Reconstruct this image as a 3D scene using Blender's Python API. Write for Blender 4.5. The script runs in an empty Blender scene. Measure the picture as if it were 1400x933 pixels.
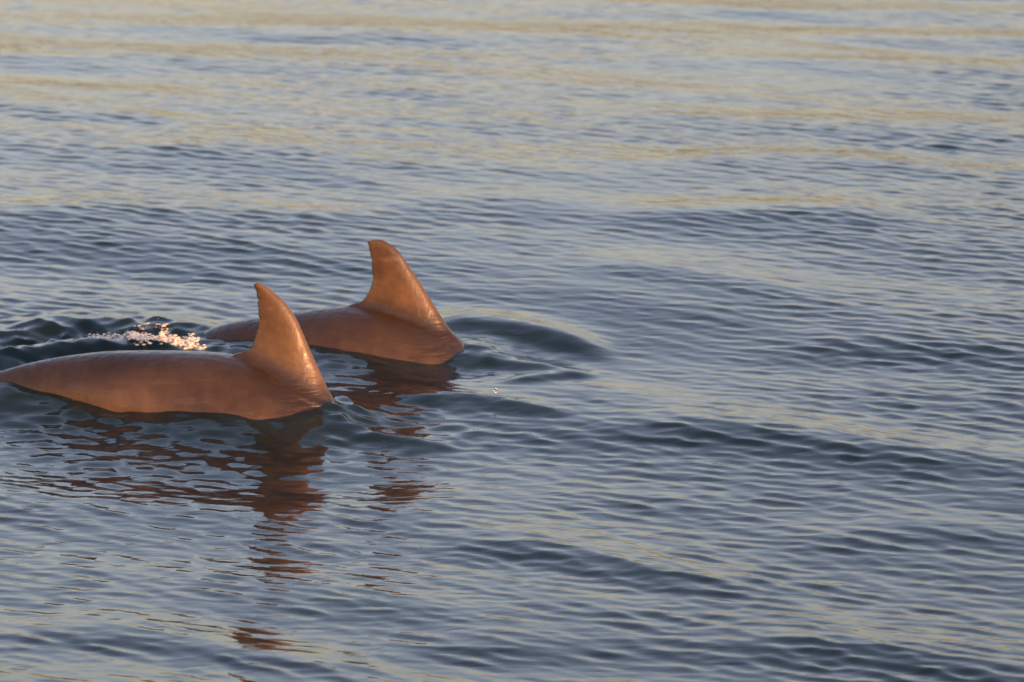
import bpy, bmesh, math, random
import numpy as np
from mathutils import Vector

R = math.radians
S = bpy.context.scene
COL = S.collection

# ------------------------------------------------------------------ camera
CAM_H = 3.2                      # eye height on a small boat
F_PX = 6596.0                    # focal length in photo pixels (1400 wide)
PITCH = R(11.31)
cam_data = bpy.data.cameras.new('camera')
cam_data.sensor_width = 36.0
cam_data.lens = 36.0 * F_PX / 1400.0
cam_data.clip_start = 0.1
cam_data.clip_end = 20000.0
cam_data.dof.use_dof = True
cam_data.dof.focus_distance = 14.4
cam_data.dof.aperture_fstop = 5.6
cam = bpy.data.objects.new('camera', cam_data)
cam.location = (0, 0, CAM_H)
cam.rotation_euler = (math.pi / 2 - PITCH, 0, 0)
COL.objects.link(cam)
S.camera = cam

# ------------------------------------------------------------------ sky, sun, exposure
SUN_EL, SUN_AZ = 7.5, 148.0      # low sun behind the boat, a little to the right
world = bpy.data.worlds.new('World')
S.world = world
world.use_nodes = True
wn, wl = world.node_tree.nodes, world.node_tree.links
sky_tex = wn.new('ShaderNodeTexSky')
sky_tex.sky_type = 'NISHITA'
sky_tex.sun_disc = False
sky_tex.sun_elevation = R(SUN_EL)
sky_tex.sun_rotation = R(SUN_AZ)
sky_tex.dust_density = 3.6
tint = wn.new('ShaderNodeMix')
tint.data_type = 'RGBA'
tint.blend_type = 'MULTIPLY'
tint.inputs[0].default_value = 1.0
tint.inputs[7].default_value = (1.15, 0.935, 1.00, 1)
wl.new(sky_tex.outputs[0], tint.inputs[6])
wl.new(tint.outputs[2], wn['Background'].inputs[0])
wn['Background'].inputs[1].default_value = 0.15

sun_data = bpy.data.lights.new('sun', 'SUN')
sun_data.energy = 2.5
sun_data.angle = R(0.5)
sun_data.color = (1.0, 0.40, 0.10)
sun = bpy.data.objects.new('sun', sun_data)
sd = Vector((math.sin(R(SUN_AZ)) * math.cos(R(SUN_EL)), math.cos(R(SUN_AZ)) * math.cos(R(SUN_EL)), math.sin(R(SUN_EL))))
sun.rotation_euler = sd.to_track_quat('Z', 'Y').to_euler()
sun.location = sd * 60
COL.objects.link(sun)

vs = S.view_settings
vs.view_transform = 'Standard'
vs.look = 'None'
vs.gamma = 1.0
vs.use_curve_mapping = False
vs.exposure = 1.58
S.cycles.max_bounces = 8
S.cycles.transparent_max_bounces = 12
S.cycles.sample_clamp_indirect = 4.0


# ------------------------------------------------------------------ photo pixel -> place
def ray(u, v):
    x, y, z = (u - 700.0) / F_PX, -(v - 466.5) / F_PX, -1.0
    c, s = math.cos(math.pi / 2 - PITCH), math.sin(math.pi / 2 - PITCH)
    return np.array([x, y * c - z * s, y * s + z * c])


def ground(u, v, z=0.0):
    d = ray(u, v)
    t = (z - CAM_H) / d[2]
    return d[0] * t, d[1] * t


def on_plane(u, v, o, heading):
    """hit the upright plane through o along heading; returns (distance along heading, height)"""
    d = ray(u, v)
    n = np.array([-heading[1], heading[0]])
    t = (n @ np.array(o)) / (n @ d[:2])
    p = d * t
    return float((p[:2] - np.array(o)) @ np.array(heading)), float(p[2] + CAM_H)


def struct(o):
    o['kind'] = 'structure'
    return o


def new_mat(name):
    m = bpy.data.materials.new(name)
    m.use_nodes = True
    m.node_tree.nodes.clear()
    out = m.node_tree.nodes.new('ShaderNodeOutputMaterial')
    return m, m.node_tree.nodes, m.node_tree.links, out


# ------------------------------------------------------------------ materials
def water_material():
    m, n, l, out = new_mat('sea_water')
    co = n.new('ShaderNodeTexCoord')
    mp = n.new('ShaderNodeMapping')
    mp.inputs['Rotation'].default_value = (0, 0, R(36))
    mp.inputs['Scale'].default_value = (0.42, 1.0, 1.0)
    l.new(co.outputs['Object'], mp.inputs[0])
    n1 = n.new('ShaderNodeTexNoise')
    n1.inputs['Scale'].default_value = 16.0
    n1.inputs['Detail'].default_value = 3.0
    n1.inputs['Roughness'].default_value = 0.5
    n1.inputs['Distortion'].default_value = 0.5
    l.new(mp.outputs[0], n1.inputs['Vector'])
    b = n.new('ShaderNodeBump')
    b.inputs['Strength'].default_value = 1.0
    b.inputs['Distance'].default_value = 0.0025
    l.new(n1.outputs[0], b.inputs['Height'])
    fr = n.new('ShaderNodeFresnel')
    fr.inputs['IOR'].default_value = 1.335
    l.new(b.outputs[0], fr.inputs['Normal'])
    gl = n.new('ShaderNodeBsdfGlossy')
    gl.inputs['Roughness'].default_value = 0.012
    gl.inputs['Color'].default_value = (1, 1, 1, 1)
    l.new(b.outputs[0], gl.inputs['Normal'])
    tr = n.new('ShaderNodeBsdfTransparent')
    tr.inputs['Color'].default_value = (0.97, 0.97, 0.97, 1)
    df = n.new('ShaderNodeBsdfDiffuse')
    df.inputs['Color'].default_value = (0.016, 0.044, 0.048, 1)
    under = n.new('ShaderNodeMixShader')
    under.inputs[0].default_value = 0.30
    l.new(tr.outputs[0], under.inputs[1])
    l.new(df.outputs[0], under.inputs[2])
    mx = n.new('ShaderNodeMixShader')
    l.new(fr.outputs[0], mx.inputs[0])
    l.new(under.outputs[0], mx.inputs[1])
    l.new(gl.outputs[0], mx.inputs[2])
    l.new(mx.outputs[0], out.inputs['Surface'])
    va = n.new('ShaderNodeVolumeAbsorption')
    va.inputs['Color'].default_value = (0.35, 0.42, 0.36, 1)
    va.inputs['Density'].default_value = 6.0
    l.new(va.outputs[0], out.inputs['Volume'])
    return m


def skin_material(name, seed):
    m, n, l, out = new_mat(name)
    p = n.new('ShaderNodeBsdfPrincipled')
    co = n.new('ShaderNodeTexCoord')
    # soft cape and blotches
    big = n.new('ShaderNodeTexNoise')
    big.noise_dimensions = '4D'
    big.inputs['W'].default_value = seed
    big.inputs['Scale'].default_value = 3.2
    big.inputs['Detail'].default_value = 5.0
    big.inputs['Roughness'].default_value = 0.55
    l.new(co.outputs['Object'], big.inputs['Vector'])
    ramp = n.new('ShaderNodeValToRGB')
    ramp.color_ramp.elements[0].position = 0.32
    ramp.color_ramp.elements[0].color = (0.054, 0.032, 0.018, 1)
    ramp.color_ramp.elements[1].position = 0.70
    ramp.color_ramp.elements[1].color = (0.100, 0.062, 0.036, 1)
    l.new(big.outputs[0], ramp.inputs[0])
    mot = n.new('ShaderNodeTexNoise')
    mot.inputs['Scale'].default_value = 17.0
    mot.inputs['Detail'].default_value = 6.0
    mot.inputs['Roughness'].default_value = 0.65
    l.new(co.outputs['Object'], mot.inputs['Vector'])
    mr = n.new('ShaderNodeMapRange')
    mr.inputs['From Min'].default_value = 0.3
    mr.inputs['From Max'].default_value = 0.7
    mr.inputs['To Min'].default_value = 0.76
    mr.inputs['To Max'].default_value = 1.20
    l.new(mot.outputs[0], mr.inputs[0])
    mm = n.new('ShaderNodeMix')
    mm.data_type = 'RGBA'
    mm.blend_type = 'MULTIPLY'
    mm.inputs[0].default_value = 1.0
    l.new(ramp.outputs[0], mm.inputs[6])
    l.new(mr.outputs[0], mm.inputs[7])
    # long thin rake marks along the body
    mp = n.new('ShaderNodeMapping')
    mp.inputs['Scale'].default_value = (2.5, 30.0, 30.0)
    mp.inputs['Rotation'].default_value = (0, R(18), 0)
    l.new(co.outputs['Object'], mp.inputs[0])
    sc = n.new('ShaderNodeTexNoise')
    sc.inputs['Scale'].default_value = 1.6
    sc.inputs['Detail'].default_value = 3.0
    l.new(mp.outputs[0], sc.inputs['Vector'])
    sr = n.new('ShaderNodeMapRange')
    sr.inputs['From Min'].default_value = 0.60
    sr.inputs['From Max'].default_value = 0.78
    sr.inputs['To Max'].default_value = 0.5
    l.new(sc.outputs[0], sr.inputs[0])
    mix = n.new('ShaderNodeMix')
    mix.data_type = 'RGBA'
    mix.inputs[7].default_value = (0.13, 0.092, 0.066, 1)
    l.new(sr.outputs[0], mix.inputs[0])
    l.new(mm.outputs[2], mix.inputs[6])
    cape = n.new('ShaderNodeAttribute')
    cape.attribute_name = 'cape_sun_tone'  # cape colouring with low-sun light and shade painted in
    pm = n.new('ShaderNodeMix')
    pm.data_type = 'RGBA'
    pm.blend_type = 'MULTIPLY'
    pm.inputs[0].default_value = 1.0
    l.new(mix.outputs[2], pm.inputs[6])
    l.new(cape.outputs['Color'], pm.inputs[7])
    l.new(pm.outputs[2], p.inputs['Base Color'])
    rr = n.new('ShaderNodeMapRange')
    rr.inputs['To Min'].default_value = 0.30
    rr.inputs['To Max'].default_value = 0.52
    l.new(big.outputs[0], rr.inputs[0])
    l.new(rr.outputs[0], p.inputs['Roughness'])
    p.inputs['Specular IOR Level'].default_value = 0.20
    p.inputs['Coat Weight'].default_value = 0.55
    p.inputs['Coat Roughness'].default_value = 0.045
    fine = n.new('ShaderNodeTexNoise')
    fine.inputs['Scale'].default_value = 55.0
    fine.inputs['Detail'].default_value = 4.0
    l.new(co.outputs['Object'], fine.inputs['Vector'])
    b = n.new('ShaderNodeBump')
    b.inputs['Strength'].default_value = 0.5
    b.inputs['Distance'].default_value = 0.003
    l.new(fine.outputs[0], b.inputs['Height'])
    # skin folds gathered round the front of the fin base
    mc = n.new('ShaderNodeMapping')
    mc.inputs['Rotation'].default_value = (0, R(-38), 0)
    mc.inputs['Scale'].default_value = (9.0, 9.0, 62.0)
    l.new(co.outputs['Object'], mc.inputs[0])
    fold = n.new('ShaderNodeTexNoise')
    fold.inputs['Scale'].default_value = 1.0
    fold.inputs['Detail'].default_value = 2.0
    l.new(mc.outputs[0], fold.inputs['Vector'])
    dist = n.new('ShaderNodeVectorMath')
    dist.operation = 'LENGTH'
    off = n.new('ShaderNodeVectorMath')
    off.operation = 'SUBTRACT'
    off.inputs[1].default_value = (-0.03, -0.05, 0.0)
    l.new(co.outputs['Object'], off.inputs[0])
    l.new(off.outputs[0], dist.inputs[0])
    near = n.new('ShaderNodeMapRange')
    near.inputs['From Min'].default_value = 0.05
    near.inputs['From Max'].default_value = 0.19
    near.inputs['To Min'].default_value = 1.0
    near.inputs['To Max'].default_value = 0.0
    l.new(dist.outputs['Value'], near.inputs[0])
    b2 = n.new('ShaderNodeBump')
    b2.inputs['Distance'].default_value = 0.012
    l.new(near.outputs[0], b2.inputs['Strength'])
    l.new(fold.outputs[0], b2.inputs['Height'])
    l.new(b.outputs[0], b2.inputs['Normal'])
    l.new(b2.outputs[0], p.inputs['Normal'])
    # wet film: runs and beads that catch the sun
    mf = n.new('ShaderNodeMapping')
    mf.inputs['Scale'].default_value = (1.0, 1.0, 0.45)
    l.new(co.outputs['Object'], mf.inputs[0])
    film = n.new('ShaderNodeTexNoise')
    film.inputs['Scale'].default_value = 38.0
    film.inputs['Detail'].default_value = 3.0
    l.new(mf.outputs[0], film.inputs['Vector'])
    fb = n.new('ShaderNodeBump')
    fb.inputs['Strength'].default_value = 0.8
    fb.inputs['Distance'].default_value = 0.008
    l.new(film.outputs[0], fb.inputs['Height'])
    l.new(fb.outputs[0], p.inputs['Coat Normal'])
    l.new(p.outputs[0], out.inputs['Surface'])
    return m


def simple_mat(name, col, rough=0.6, noise=None):
    m, n, l, out = new_mat(name)
    p = n.new('ShaderNodeBsdfPrincipled')
    p.inputs['Base Color'].default_value = (*col, 1)
    p.inputs['Roughness'].default_value = rough
    if noise:
        t = n.new('ShaderNodeTexNoise')
        t.inputs['Scale'].default_value = noise[0]
        t.inputs['Detail'].default_value = 6
        r = n.new('ShaderNodeValToRGB')
        r.color_ramp.elements[0].color = (*[c * (1 - noise[1]) for c in col], 1)
        r.color_ramp.elements[1].color = (*[min(1, c * (1 + noise[1])) for c in col], 1)
        l.new(t.outputs[0], r.inputs[0])
        l.new(r.outputs[0], p.inputs['Base Color'])
    l.new(p.outputs[0], out.inputs['Surface'])
    return m


# ------------------------------------------------------------------ the sea
def graded(lo, hi, step_lo, step_hi, out_lo, out_hi, growth=1.22):
    """dense line of coordinates lo..hi (step growing), then widening steps out to the limits"""
    a = [lo]
    while a[-1] < hi:
        f = (a[-1] - lo) / (hi - lo)
        a.append(a[-1] + step_lo + (step_hi - step_lo) * f)
    s = step_hi
    while a[-1] < out_hi:
        s *= growth
        a.append(a[-1] + s)
    b, s = [], step_lo
    x = lo
    while x > out_lo:
        s *= growth
        x -= s
        b.append(x)
    return np.array(b[::-1] + a, dtype=np.float64)


rng = np.random.default_rng(11)
GX = graded(-3.7, 3.7, 0.0120, 0.0120, -4000, 4000)
GY = graded(10.8, 27.5, 0.0065, 0.0150, -900, 7000)
DX = np.gradient(GX)
DY = np.gradient(GY)
X, Y = np.meshgrid(GX.astype(np.float32), GY.astype(np.float32))
SP = np.maximum(DX[None, :], DY[:, None]).astype(np.float32)


def smooth(a, b, x):
    t = np.clip((x - a) / (b - a), 0, 1)
    return t * t * (3 - 2 * t)


def waves(n, l0, l1, mean, spread, slope, chop, x, y, sp):
    z = np.zeros_like(x)
    hx = np.zeros_like(x)
    hy = np.zeros_like(x)
    lam = np.exp(rng.uniform(math.log(l0), math.log(l1), n))
    ang = R(mean) + rng.normal(0, R(spread), n)
    ph = rng.uniform(0, 2 * math.pi, n)
    for L, a, p in zip(lam, ang, ph):
        k = 2 * math.pi / L
        amp = slope * math.sqrt(2.0 / n) / k
        kx, ky = k * math.sin(a), k * math.cos(a)
        fade = np.clip(L / (3.0 * sp) - 1.0, 0, 1)
        th = (kx * x + ky * y + p).astype(np.float32)
        s, c = np.sin(th), np.cos(th)
        z += amp * fade * c
        hx -= chop * amp * fade * s * (kx / k)
        hy -= chop * amp * fade * s * (ky / k)
    return z, hx, hy


def ridge(pts, amp, wf, wb, taper=0.25, lift=True):
    """crest along photo points; wf / wb = widths of the near and far slope in metres"""
    g = []
    for u, v in pts:
        g.append(ground(u, v, amp if lift else 0.0))
    g = np.array(g)
    yc = np.interp(X[0], g[:, 0], g[:, 1]).astype(np.float32)[None, :]
    ker = np.exp(-(np.arange(-40, 41) / 16.0) ** 2)
    yc = np.convolve(np.pad(yc[0], 40, mode='edge'), ker / ker.sum(), mode='valid').astype(np.float32)[None, :]
    x0, x1 = g[0, 0], g[-1, 0]
    t = (smooth(x0 - taper, x0 + taper, X[0]) * (1 - smooth(x1 - taper, x1 + taper, X[0])))[None, :]
    d = Y - yc
    w = np.where(d > 0, wb, wf)
    return (amp * t * np.exp(-(d / w) ** 2)).astype(np.float32)


def build_water():
    Z = np.zeros_like(X)
    dx = np.zeros_like(X)
    dy = np.zeros_like(X)
    sw = waves(14, 1.0, 1.9, 22, 14, 0.024, 0.6, X, Y, SP)
    ch = waves(36, 0.32, 0.8, 34, 22, 0.016, 0.7, X, Y, SP)
    far = waves(18, 4.0, 30.0, 10, 30, 0.03, 0.2, X, Y, SP)
    r1 = waves(70, 0.062, 0.14, 38, 19, 0.060, 1.0, X, Y, SP)
    r2 = waves(100, 0.032, 0.066, 36, 22, 0.082, 0.8, X, Y, SP)
    patch = waves(12, 1.2, 4.0, 10, 60, 1.0, 0, X, Y, SP)[0]
    patch = patch / (np.std(patch) + 1e-6)
    ridges = np.zeros_like(X)
    # the larger waves the photograph shows
    for pts, a, wf, wb in [
        ([(640, 697), (700, 694), (800, 712), (900, 735), (1010, 752)], .030, .17, .30),
        ([(840, 556), (950, 556), (1080, 570), (1200, 592), (1290, 602)], .030, .20, .30),
        ([(800, 372), (880, 370), (960, 380), (1080, 402)], .024, .22, .32),
        ([(860, 306), (960, 306), (1080, 300), (1240, 304)], .026, .26, .34),
        ([(1040, 826), (1130, 820), (1240, 848), (1400, 868)], .030, .16, .28),
        ([(1130, 690), (1250, 680), (1400, 694)], .024, .18, .28),
        ([(1040, 470), (1180, 462), (1400, 474)], .020, .20, .30),
        ([(0, 300), (160, 292), (330, 300), (480, 312)], .024, .26, .34),
        ([(180, 222), (330, 214), (460, 222)], .022, .30, .36),
        ([(0, 160), (90, 160), (230, 176)], .022, .32, .38),
        ([(940, 230), (1090, 222), (1260, 234)], .022, .30, .36),
        ([(480, 300), (620, 290), (760, 298)], .020, .28, .34),
        ([(0, 826), (150, 818), (330, 848), (500, 868)], .028, .16, .28),
        ([(560, 840), (680, 832), (800, 846)], .020, .14, .24),
    ]:
        ridges += ridge(pts, a * 0.74, wf, wb)
    # --- water pushed about by the two animals
    local = np.zeros_like(X)
    local += ridge([(596, 426), (650, 428), (720, 434), (775, 446), (812, 460)], .042, .12, .20, .12)
    local += ridge([(628, 474), (670, 476), (720, 482), (775, 492)], .022, .06, .12, .10)
    local += ridge([(0, 440), (60, 432), (115, 428), (200, 432), (290, 440)], .040, .10, .18, .15)
    local += ridge([(-60, 470), (40, 459), (93, 447), (174, 450), (250, 458)], .050, .10, .12, .12)
    local -= ridge([(-200, 590), (0, 604), (200, 622), (420, 634), (600, 620)], .018, .24, .22, .25, False)
    local += ridge([(455, 560), (520, 566), (600, 578)], .018, .06, .08, .08)
    local += ridge([(540, 520), (620, 524), (700, 534), (760, 546)], .016, .06, .10, .10)
    local += ridge([(700, 505), (760, 500), (810, 492)], .014, .05, .08, .06)
    # calmer lens of water in front of the flanks, where they mirror
    cx, cy = ground(330, 625)
    calm = np.exp(-(((X - cx) / 0.95) ** 2 + ((Y - cy) / 0.85) ** 2))
    ycalm = 1 - 0.22 * calm
    slope_face = -np.gradient(sw[0] + ridges + ch[0], axis=0) / DY[:, None].astype(np.float32)
    face = 0.40 + 1.5 * smooth(-0.16, 0.20, -slope_face + 0.035 * patch)
    Z += far[0] + sw[0] * (1 - 0.6 * calm) + ridges + local
    dx += sw[1] + far[1]
    dy += sw[2] + far[2]
    m = ycalm
    Z += ch[0] * m
    dx += ch[1] * m
    dy += ch[2] * m
    rm = (face * ycalm * (1 - 0.38 * smooth(18.5, 25.0, Y))).astype(np.float32)   # glassier water farther off
    for r in (r1, r2):
        Z += r[0] * rm
        dx += r[1] * rm
        dy += r[2] * rm
    # churned patch where the far animal's tail stock has just gone under
    fx, fy = ground(205, 462)
    churn = np.exp(-(((X - fx) / 0.26) ** 2 + ((Y - fy) / 0.26) ** 2))
    cz = waves(50, 0.045, 0.15, 20, 70, 0.32, 0.6, X, Y, SP)
    Z += cz[0] * churn
    dx += cz[1] * churn
    dy += cz[2] * churn
    c2 = waves(60, 0.04, 0.16, 30, 60, 0.17, 0.7, X, Y, SP)
    for (u, v), rx, ry, k in [((110, 458), .45, .45, 1.0), ((452, 562), .14, .22, 1.0), ((655, 480), .20, .25, .8), ((90, 556), .30, .22, .7), ((470, 486), .20, .20, .6), ((20, 470), .40, .40, .7), ((230, 598), .80, .35, .45), ((560, 560), .30, .40, .45)]:
        fx, fy = ground(u, v)
        ch2 = k * np.exp(-(((X - fx) / rx) ** 2 + ((Y - fy) / ry) ** 2))
        Z += c2[0] * ch2
        dx += c2[1] * ch2
        dy += c2[2] * ch2

    # the sea meets each flank along the line the photograph shows
    ctrl = []
    for ob, line in WATERLINES:
        inv = ob.matrix_world.inverted()
        for u, v in line:
            o_, d_ = Vector((0, 0, CAM_H)), Vector(ray(u, v))
            hit, loc, _, _ = ob.ray_cast(inv @ o_, (inv.to_3x3() @ d_).normalized())
            if hit:
                ctrl.append(ob.matrix_world @ loc)
    if ctrl:
        P = np.array([(c.x, c.y) for c in ctrl])
        iy = np.clip(np.searchsorted(GY, P[:, 1]), 0, len(GY) - 1)
        ix = np.clip(np.searchsorted(GX, P[:, 0]), 0, len(GX) - 1)
        want = np.array([c.z for c in ctrl]) - Z[iy, ix]
        kern = lambda ax, ay, bx, by: np.exp(-((ax - bx) / 0.13) ** 2 - ((ay - by) / 0.20) ** 2)
        K = kern(P[:, None, 0], P[:, None, 1], P[None, :, 0], P[None, :, 1])
        wgt = np.linalg.solve(K + 0.05 * np.eye(len(P)), want)
        for (px, py), w_ in zip(P, wgt):
            Z += (w_ * kern(X, Y, px, py)).astype(np.float32)
        print('waterline', np.round(want, 3))

    ny, nx = X.shape
    co = np.empty((ny * nx, 3), dtype=np.float32)
    co[:, 0] = (X + dx).ravel()
    co[:, 1] = (Y + dy).ravel()
    co[:, 2] = Z.ravel()
    i = np.arange((ny - 1) * nx).reshape(ny - 1, nx)[:, :-1].ravel()
    quads = np.stack([i, i + 1, i + 1 + nx, i + nx], 1).astype(np.int32)
    me = bpy.data.meshes.new('water')
    me.vertices.add(len(co))
    me.vertices.foreach_set('co', co.ravel())
    me.loops.add(quads.size)
    me.loops.foreach_set('vertex_index', quads.ravel())
    me.polygons.add(len(quads))
    me.polygons.foreach_set('loop_start', np.arange(0, quads.size, 4, dtype=np.int32))
    me.polygons.foreach_set('use_smooth', np.ones(len(quads), dtype=bool))
    me.update()
    me.validate()
    me.materials.append(water_material())
    o = bpy.data.objects.new('water', me)
    COL.objects.link(o)
    struct(o)
    o['label'] = 'rippled blue grey sea surface around the dolphins'
    o['category'] = 'water'

    def height(x, y):
        ix = int(np.clip(np.searchsorted(GX, x), 1, nx - 1))
        iy = int(np.clip(np.searchsorted(GY, y), 1, ny - 1))
        return float(Z[iy, ix])
    return height



# sea bed and the low far shore whose warm bank the wave backs mirror
bm = bmesh.new()
NB = 24
vv = [[bm.verts.new((-4000 + 8000 * i / NB, -900 + 7900 * j / NB, -7 + 0.6 * math.sin(i * 1.7) * math.cos(j * 2.1))) for i in range(NB + 1)] for j in range(NB + 1)]
for j in range(NB):
    for i in range(NB):
        bm.faces.new((vv[j][i], vv[j][i + 1], vv[j + 1][i + 1], vv[j + 1][i]))
me = bpy.data.meshes.new('seabed')
bm.to_mesh(me)
bm.free()
me.materials.append(simple_mat('silt', (0.10, 0.09, 0.07), 0.9, (0.4, 0.3)))
seabed = struct(bpy.data.objects.new('seabed', me))
COL.objects.link(seabed)

bm = bmesh.new()
prof = [(0, -1.0), (6, 1.0), (22, 6.5), (60, 12.0), (120, 15.0), (260, 6.0), (400, -1.0)]
rows = []
random.seed(4)
ph = [random.uniform(0, 6.28) for _ in range(8)]
for i in range(241):
    x = -1500 + 3000 * i / 240
    h = 0.62 + 0.22 * math.sin(x / 190 + ph[0]) + 0.12 * math.sin(x / 61 + ph[1]) + 0.06 * math.sin(x / 17 + ph[2])
    sh = 18 * math.sin(x / 230 + ph[3]) + 6 * math.sin(x / 70 + ph[4])
    rows.append([bm.verts.new((x, 900 + d + sh, z * (h if z > 0 else 1) + (0.5 * math.sin(x / 5 + d) if z > 2 else 0))) for d, z in prof])
for a, b in zip(rows, rows[1:]):
    for k in range(len(prof) - 1):
        bm.faces.new((a[k], b[k], b[k + 1], a[k + 1]))
me = bpy.data.meshes.new('hills')
bm.to_mesh(me)
bm.free()
for f in me.polygons:
    f.use_smooth = True
me.materials.append(simple_mat('scrub_bank', (0.13, 0.09, 0.05), 0.9, (0.08, 0.5)))
hills = struct(bpy.data.objects.new('hills', me))
COL.objects.link(hills)

# ------------------------------------------------------------------ dolphins
YAW = R(-15)                      # both swim to the right, a little towards the boat


def catmull(pts, n):
    p = np.array(pts, float)
    p = np.vstack([2 * p[0] - p[1], p, 2 * p[-1] - p[-2]])
    seg = np.linalg.norm(np.diff(p[1:-1], axis=0), axis=1)
    cum = np.concatenate([[0], np.cumsum(seg)])
    out = []
    for s in np.linspace(0, cum[-1], n):
        i = min(int(np.searchsorted(cum, s, side='right')) - 1, len(seg) - 1)
        t = (s - cum[i]) / seg[i]
        a, b, c, d = p[i], p[i + 1], p[i + 2], p[i + 3]
        out.append(0.5 * (2 * b + (c - a) * t + (2 * a - 5 * b + 4 * c - d) * t * t + (3 * b - a - 3 * c + d) * t ** 3))
    return np.array(out)


def loft(bm, rings):
    vs_ = [[bm.verts.new(tuple(p)) for p in r] for r in rings]
    n = len(vs_[0])
    for a, b in zip(vs_, vs_[1:]):
        for k in range(n):
            bm.faces.new((a[k], a[(k + 1) % n], b[(k + 1) % n], b[k]))
    bm.faces.new(vs_[0][::-1])
    bm.faces.new(vs_[-1])


def foil_ring(lead, trail, half, up, n=18):
    """closed airfoil outline between a leading and a trailing point; up = thickness direction"""
    pts = []
    for side in (1, -1):
        ks = range(0, n + 1) if side == 1 else range(n - 1, 0, -1)
        for k in ks:
            c = 0.5 * (1 - math.cos(math.pi * k / n))
            t = (1.4845 * math.sqrt(c) - 0.63 * c - 1.758 * c * c + 1.4215 * c ** 3 - 0.508 * c ** 4) * 2.0
            t = max(t, 0.10) * half
            pts.append(lead + (trail - lead) * c + side * t * up)
    return pts


# girth along the animal: distance ahead (+) / behind (-) of the fin's front base -> half width, half height
GIRTH = np.array([
    (-1.50, .020, .030), (-1.36, .030, .050), (-1.20, .046, .078), (-1.00, .088, .118), (-.80, .135, .160), (-.60, .172, .192),
    (-.40, .200, .215), (-.20, .218, .228), (0, .228, .236), (.20, .234, .240), (.40, .230, .234),
    (.60, .212, .214), (.78, .182, .184), (.92, .144, .148), (1.00, .108, .114), (1.05, .070, .076), (1.10, .050, .046), (1.20, .040, .030), (1.26, .022, .016)])


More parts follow.
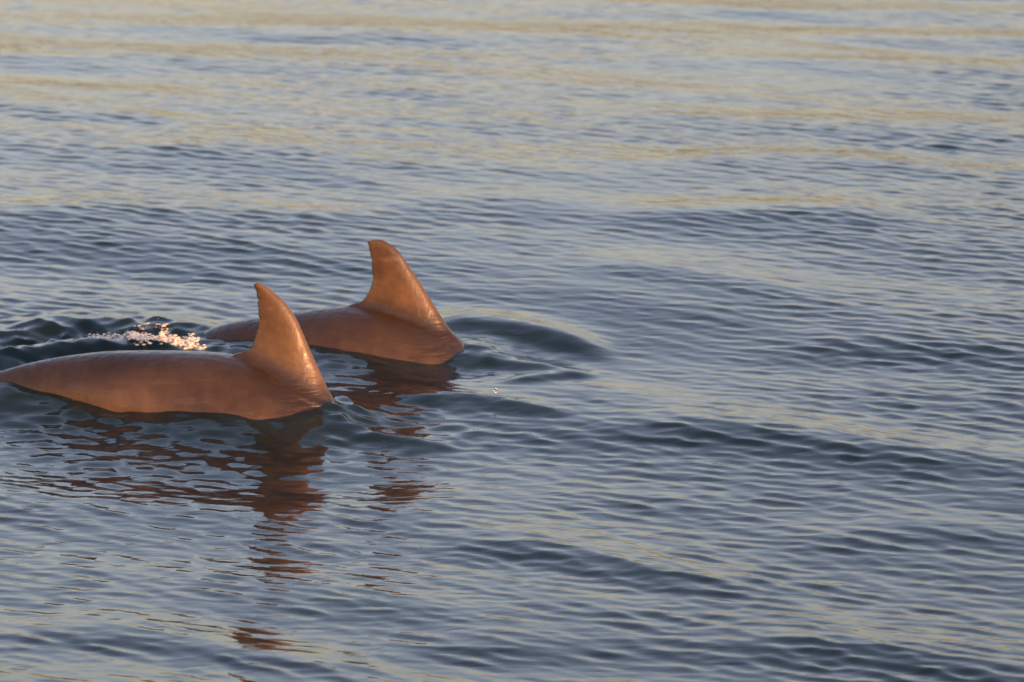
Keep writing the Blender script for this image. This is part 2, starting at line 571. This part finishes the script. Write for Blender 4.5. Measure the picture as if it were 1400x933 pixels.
def build_dolphin(label, origin_px, back_px, fin_lead, fin_trail, front_px, seed, nicks):
    gx, gy = ground(*origin_px)
    o2 = (gx, gy)
    heading = (math.cos(YAW), math.sin(YAW))
    P = lambda u, v: np.array(on_plane(u, v, o2, heading))
    back = np.array([P(*q) for q in back_px])
    curve = catmull(back, 400)
    front = P(*front_px)
    seg = np.concatenate([[0], np.cumsum(np.linalg.norm(np.diff(curve, axis=0), axis=1))])
    s0 = seg[np.argmin(np.linalg.norm(curve - front, axis=1))]
    bm = bmesh.new()
    rings = []
    lo, hi = max(-1.5, seg[0] - s0), min(1.26, seg[-1] - s0)
    ts = np.linspace(lo, hi, 90)
    for t in ts:
        s = t + s0
        c = np.array([np.interp(s, seg, curve[:, 0]), np.interp(s, seg, curve[:, 1])])
        e = 0.06
        c1 = np.array([np.interp(s + e, seg, curve[:, 0]), np.interp(s + e, seg, curve[:, 1])])
        c0 = np.array([np.interp(s - e, seg, curve[:, 0]), np.interp(s - e, seg, curve[:, 1])])
        tg = (c1 - c0) / np.linalg.norm(c1 - c0)
        nr = np.array([-tg[1], tg[0]])
        w = np.interp(t, GIRTH[:, 0], GIRTH[:, 1])
        h = np.interp(t, GIRTH[:, 0], GIRTH[:, 2])
        drop = 0.05 * smooth(0.95, 1.1, t)          # the beak sits below the melon
        ctr = c - nr * (h + drop)
        ring = []
        for k in range(40):
            a = 2 * math.pi * k / 40
            ca, sa = math.cos(a), math.sin(a)
            # slightly narrower along the spine, fuller low on the flank
            yy = w * ca * (1.0 - 0.10 * max(0, sa) ** 2)
            q = ctr + nr * h * sa
            ring.append((q[0], yy, q[1]))
        rings.append(ring)
    loft(bm, rings)
    # dorsal fin, from its outline
    n = 44
    L = catmull([P(u, v - 2.5 * k / (len(fin_lead) - 1)) for k, (u, v) in enumerate(fin_lead)], n)
    T = catmull([P(u - 2.5, v - 2.5 * k / (len(fin_trail) - 1)) for k, (u, v) in enumerate(fin_trail)], n)
    rr = random.Random(seed)
    base_l, base_t = L[0], T[0]
    frings = []
    up = np.array([0.0, 1.0, 0.0])
    e3 = lambda q: np.array([q[0], 0.0, q[1]])
    down = np.array([-0.02, -0.10])
    for f in (1.0, 0.5):
        frings.append(foil_ring(e3(base_l + down * f), e3(base_t + down * f), 0.075 + 0.03 * f, up))
    for k in range(n):
        q = k / (n - 1)
        half = 0.030 * (1 - q) ** 0.9 + 0.0075 + 0.045 * math.exp(-q / 0.10)
        t_ = T[k].copy()
        if nicks and 0.2 < q < 0.97 and rr.random() < 0.45:
            t_ = t_ + (L[k] - T[k]) / np.linalg.norm(L[k] - T[k]) * nicks * rr.random()
        frings.append(foil_ring(e3(L[k]), e3(t_), half, up))
    loft(bm, frings)
    # flippers and tail flukes (under water)
    def frame(t):
        s = t + s0
        c = np.array([np.interp(s, seg, curve[:, 0]), np.interp(s, seg, curve[:, 1])])
        c1 = np.array([np.interp(s + .05, seg, curve[:, 0]), np.interp(s + .05, seg, curve[:, 1])])
        c0 = np.array([np.interp(s - .05, seg, curve[:, 0]), np.interp(s - .05, seg, curve[:, 1])])
        tg = (c1 - c0) / np.linalg.norm(c1 - c0)
        return c, tg, np.array([-tg[1], tg[0]])
    c, tg, nr = frame(min(0.58, hi - .3))
    for sd_ in (-1, 1):
        rg = []
        for k in range(14):
            q = k / 13
            out_ = 0.10 + 0.30 * q
            ctr = c - nr * (0.30 + 0.16 * q) - tg * (0.20 * q * q)
            ch = 0.15 * (1 - q ** 2.2) + 0.012
            a = ctr + tg * ch * 0.5
            b = ctr - tg * ch * 0.5
            rg.append(foil_ring(np.array([a[0], sd_ * out_, a[1]]), np.array([b[0], sd_ * out_, b[1]]), 0.022 * (1 - .6 * q), np.array([nr[0], 0, nr[1]]), 10))
        loft(bm, rg)
    c, tg, nr = frame(lo + 0.04)
    for sd_ in (-1, 1):
        rg = []
        for k in range(14):
            q = k / 13
            out_ = sd_ * (0.005 + 0.33 * q)
            a = c - nr * 0.03 + tg * (0.14 - 0.25 * q ** 1.3)
            b = c - nr * 0.03 - tg * (0.04 + 0.10 * q + 0.02 * math.sin(q * 3.1))
            rg.append(foil_ring(np.array([a[0], out_, a[1]]), np.array([b[0], out_, b[1]]), 0.022 * (1 - .7 * q), np.array([nr[0], 0, nr[1]]), 10))
        loft(bm, rg)
    bmesh.ops.recalc_face_normals(bm, faces=bm.faces)
    raw = bpy.data.meshes.new('dolphin_raw')
    bm.to_mesh(raw)
    bm.free()
    ob = bpy.data.objects.new('dolphin', raw)
    COL.objects.link(ob)
    md = ob.modifiers.new('fuse', 'REMESH')
    md.mode = 'VOXEL'
    md.voxel_size = 0.005
    sm = ob.modifiers.new('soften', 'SMOOTH')
    sm.factor = 0.5
    sm.iterations = 6
    dg = bpy.context.evaluated_depsgraph_get()
    me = bpy.data.meshes.new_from_object(ob.evaluated_get(dg))
    ob.modifiers.clear()
    ob.data = me
    me.name = 'dolphin'
    bpy.data.meshes.remove(raw)
    for f in me.polygons:
        f.use_smooth = True
    me.materials.clear()
    me.materials.append(skin_material('dolphin_skin', seed))
    # real dark cape and paler flank, deepened by painted low-sun shading; fin painted sunlit
    nv = len(me.vertices)
    vc = np.empty(nv * 3, dtype=np.float32)
    me.vertices.foreach_get('co', vc)
    vc = vc.reshape(-1, 3)
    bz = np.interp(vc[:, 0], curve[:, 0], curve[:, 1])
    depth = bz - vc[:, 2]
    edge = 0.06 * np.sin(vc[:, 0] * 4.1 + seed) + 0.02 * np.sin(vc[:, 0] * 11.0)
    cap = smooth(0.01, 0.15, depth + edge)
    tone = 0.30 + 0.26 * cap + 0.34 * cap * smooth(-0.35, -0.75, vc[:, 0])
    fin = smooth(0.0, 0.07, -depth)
    tone = tone * (1 - fin) + 1.14 * fin  # fin colour lightened because its upright side catches the low sun
    att = me.attributes.new('cape_sun_tone', 'FLOAT_COLOR', 'POINT')
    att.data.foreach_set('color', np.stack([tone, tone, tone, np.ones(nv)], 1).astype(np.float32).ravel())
    ob.location = (gx, gy, 0)
    ob.rotation_euler = (0, 0, YAW)
    ob['label'] = label
    ob['category'] = 'dolphin'
    ob['group'] = 'dolphins surfacing side by side'
    return ob


near_dolphin = build_dolphin(
    'brown grey dolphin with a narrow upright dorsal fin, long tail stock showing behind it',
    (455, 550),
    [(-270, 640), (-170, 572), (-80, 532), (0, 508), (40, 496.5), (78, 489), (109, 484.5), (155, 480.5), (249, 480.5), (311, 485), (360, 499), (410, 522), (455, 553), (520, 606), (600, 690), (690, 790), (790, 905), (850, 980)],
    [(462, 556), (456.5, 549), (444, 524.5), (431.6, 496.5), (419, 468.5), (406.8, 440.5), (391, 417), (372.6, 400), (360, 391.5), (354.5, 388.5)],
    [(322, 484), (332, 481.5), (343, 476), (349, 465), (353, 453), (355.5, 440.5), (354, 419), (351.4, 406), (348, 394), (348.2, 389.5)],
    (455, 553), 3, 0.008)
far_dolphin = build_dolphin(
    'brown grey dolphin with a broad blunt-tipped dorsal fin, swimming behind its companion',
    (632, 476),
    [(20, 598), (110, 530), (195, 486), (250, 464), (279, 453), (301, 444.5), (332, 437.5), (404, 426), (440, 421.5), (480, 419), (530, 425), (580, 441), (630, 471), (690, 520), (765, 595), (845, 690), (925, 795), (980, 870)],
    [(640, 480), (628, 464.5), (615, 451.4), (605.7, 437.5), (590, 412.6), (574.6, 388), (559, 366), (546.6, 347), (533, 335.5), (522, 330)],
    [(470, 420), (487.6, 414.5), (498.5, 409), (504.7, 400), (509.4, 384.6), (510.3, 369), (507.8, 350), (505, 341), (503, 334), (505, 330.5)],
    (630, 471), 8, 0.006)


bpy.context.view_layer.update()
WATERLINES = [
    (near_dolphin, [(-30, 512), (2, 518), (34, 527), (62, 534), (109, 548), (140, 556), (171, 560), (210, 561), (249, 561.5), (290, 563), (326, 568), (354, 573), (376, 571), (394, 565), (420, 559), (445, 552), (455, 549)]),
    (far_dolphin, [(286, 459), (330, 463), (380, 467), (425, 471.5), (460, 476), (494, 482), (534, 490), (565, 495.5), (593, 496), (612, 492), (624, 484), (630, 474)]),
]
water_height = build_water()

# ------------------------------------------------------------------ splash and drop
_t = bmesh.new()
bmesh.ops.create_icosphere(_t, subdivisions=1, radius=1.0)
ICO_V = [v.co.copy() for v in _t.verts]
ICO_F = [[v.index for v in f.verts] for f in _t.faces]
_t.free()


def blob(vs_, fs_, c, r, rnd):
    sx, sy, sz = r * rnd.uniform(0.8, 2.4), r * rnd.uniform(0.7, 1.5), r * rnd.uniform(0.5, 1.2)
    n0 = len(vs_)
    for v in ICO_V:
        j = 1 + rnd.uniform(-.18, .18)
        vs_.append((c[0] + v.x * sx * j, c[1] + v.y * sy * j, c[2] + v.z * sz * j * 0.8))
    fs_.extend([[i + n0 for i in f] for f in ICO_F])


rnd = random.Random(21)
sv_, sf_ = [], []
for cu, cv, su, sv, num, rmax in [(234, 467, 15, 3.6, 1700, .0052), (190, 463, 9, 4, 1200, .0046), (152, 462, 16, 2.5, 350, .003), (128, 462, 6, 1.5, 120, .003), (262, 473, 9, 2.5, 120, .003), (205, 455, 28, 4, 90, .0022)]:
    clumps = [(rnd.gauss(cu, su), rnd.gauss(cv, sv)) for _ in range(max(3, num // 40))]
    for _ in range(num):
        ku, kv = rnd.choice(clumps)
        gx, gy = ground(rnd.gauss(ku, 4.0), rnd.gauss(kv, 1.3))
        hgt = water_height(gx, gy)
        up = abs(rnd.gauss(0, .008)) if rnd.random() < .4 else 0
        blob(sv_, sf_, (gx, gy, hgt + up), rmax * rnd.random() ** 2.0 + .0010, rnd)
me = bpy.data.meshes.new('splash')
me.from_pydata(sv_, [], sf_)
tmp = bpy.data.objects.new('splash_raw', me)
COL.objects.link(tmp)
md = tmp.modifiers.new('fuse', 'REMESH')
md.mode = 'VOXEL'
md.voxel_size = 0.0018
me2 = bpy.data.meshes.new_from_object(tmp.evaluated_get(bpy.context.evaluated_depsgraph_get()))
bpy.data.objects.remove(tmp)
bpy.data.meshes.remove(me)
me = me2
me.name = 'splash'
for f in me.polygons:
    f.use_smooth = True
foam, n, l, out = new_mat('foam')
p = n.new('ShaderNodeBsdfPrincipled')
p.inputs['Base Color'].default_value = (0.66, 0.66, 0.66, 1)
p.inputs['Roughness'].default_value = 0.18
p.inputs['Transmission Weight'].default_value = 0.25
p.inputs['IOR'].default_value = 1.33
l.new(p.outputs[0], out.inputs['Surface'])
me.materials.append(foam)
splash = bpy.data.objects.new('splash', me)
COL.objects.link(splash)
splash['kind'] = 'stuff'
splash['label'] = 'sparkling white splash and bubbles churned up over the tail of the farther dolphin'
splash['category'] = 'splash'

bm = bmesh.new()
bmesh.ops.create_icosphere(bm, subdivisions=3, radius=1.0)
for v in bm.verts:
    z = v.co.z
    k = 1.0 - 0.28 * max(0, z)
    v.co = Vector((v.co.x * .006 * k, v.co.y * .006 * k, z * .008))
me = bpy.data.meshes.new('water_drop')
bm.to_mesh(me)
bm.free()
for f in me.polygons:
    f.use_smooth = True
drop_m, n, l, out = new_mat('drop_water')
p = n.new('ShaderNodeBsdfPrincipled')
p.inputs['Base Color'].default_value = (0.95, 0.97, 1, 1)
p.inputs['Roughness'].default_value = 0.02
p.inputs['Transmission Weight'].default_value = 1.0
p.inputs['IOR'].default_value = 1.33
l.new(p.outputs[0], out.inputs['Surface'])
me.materials.append(drop_m)
dr = bpy.data.objects.new('water_drop', me)
gx, gy = ground(677, 534)
zd = water_height(gx, gy) + 0.02
gx, gy = ground(677, 534, zd)
dr.location = (gx, gy, zd)
dr['label'] = 'single glinting water drop thrown up in front of the farther dolphin'
dr['category'] = 'drop'
COL.objects.link(dr)
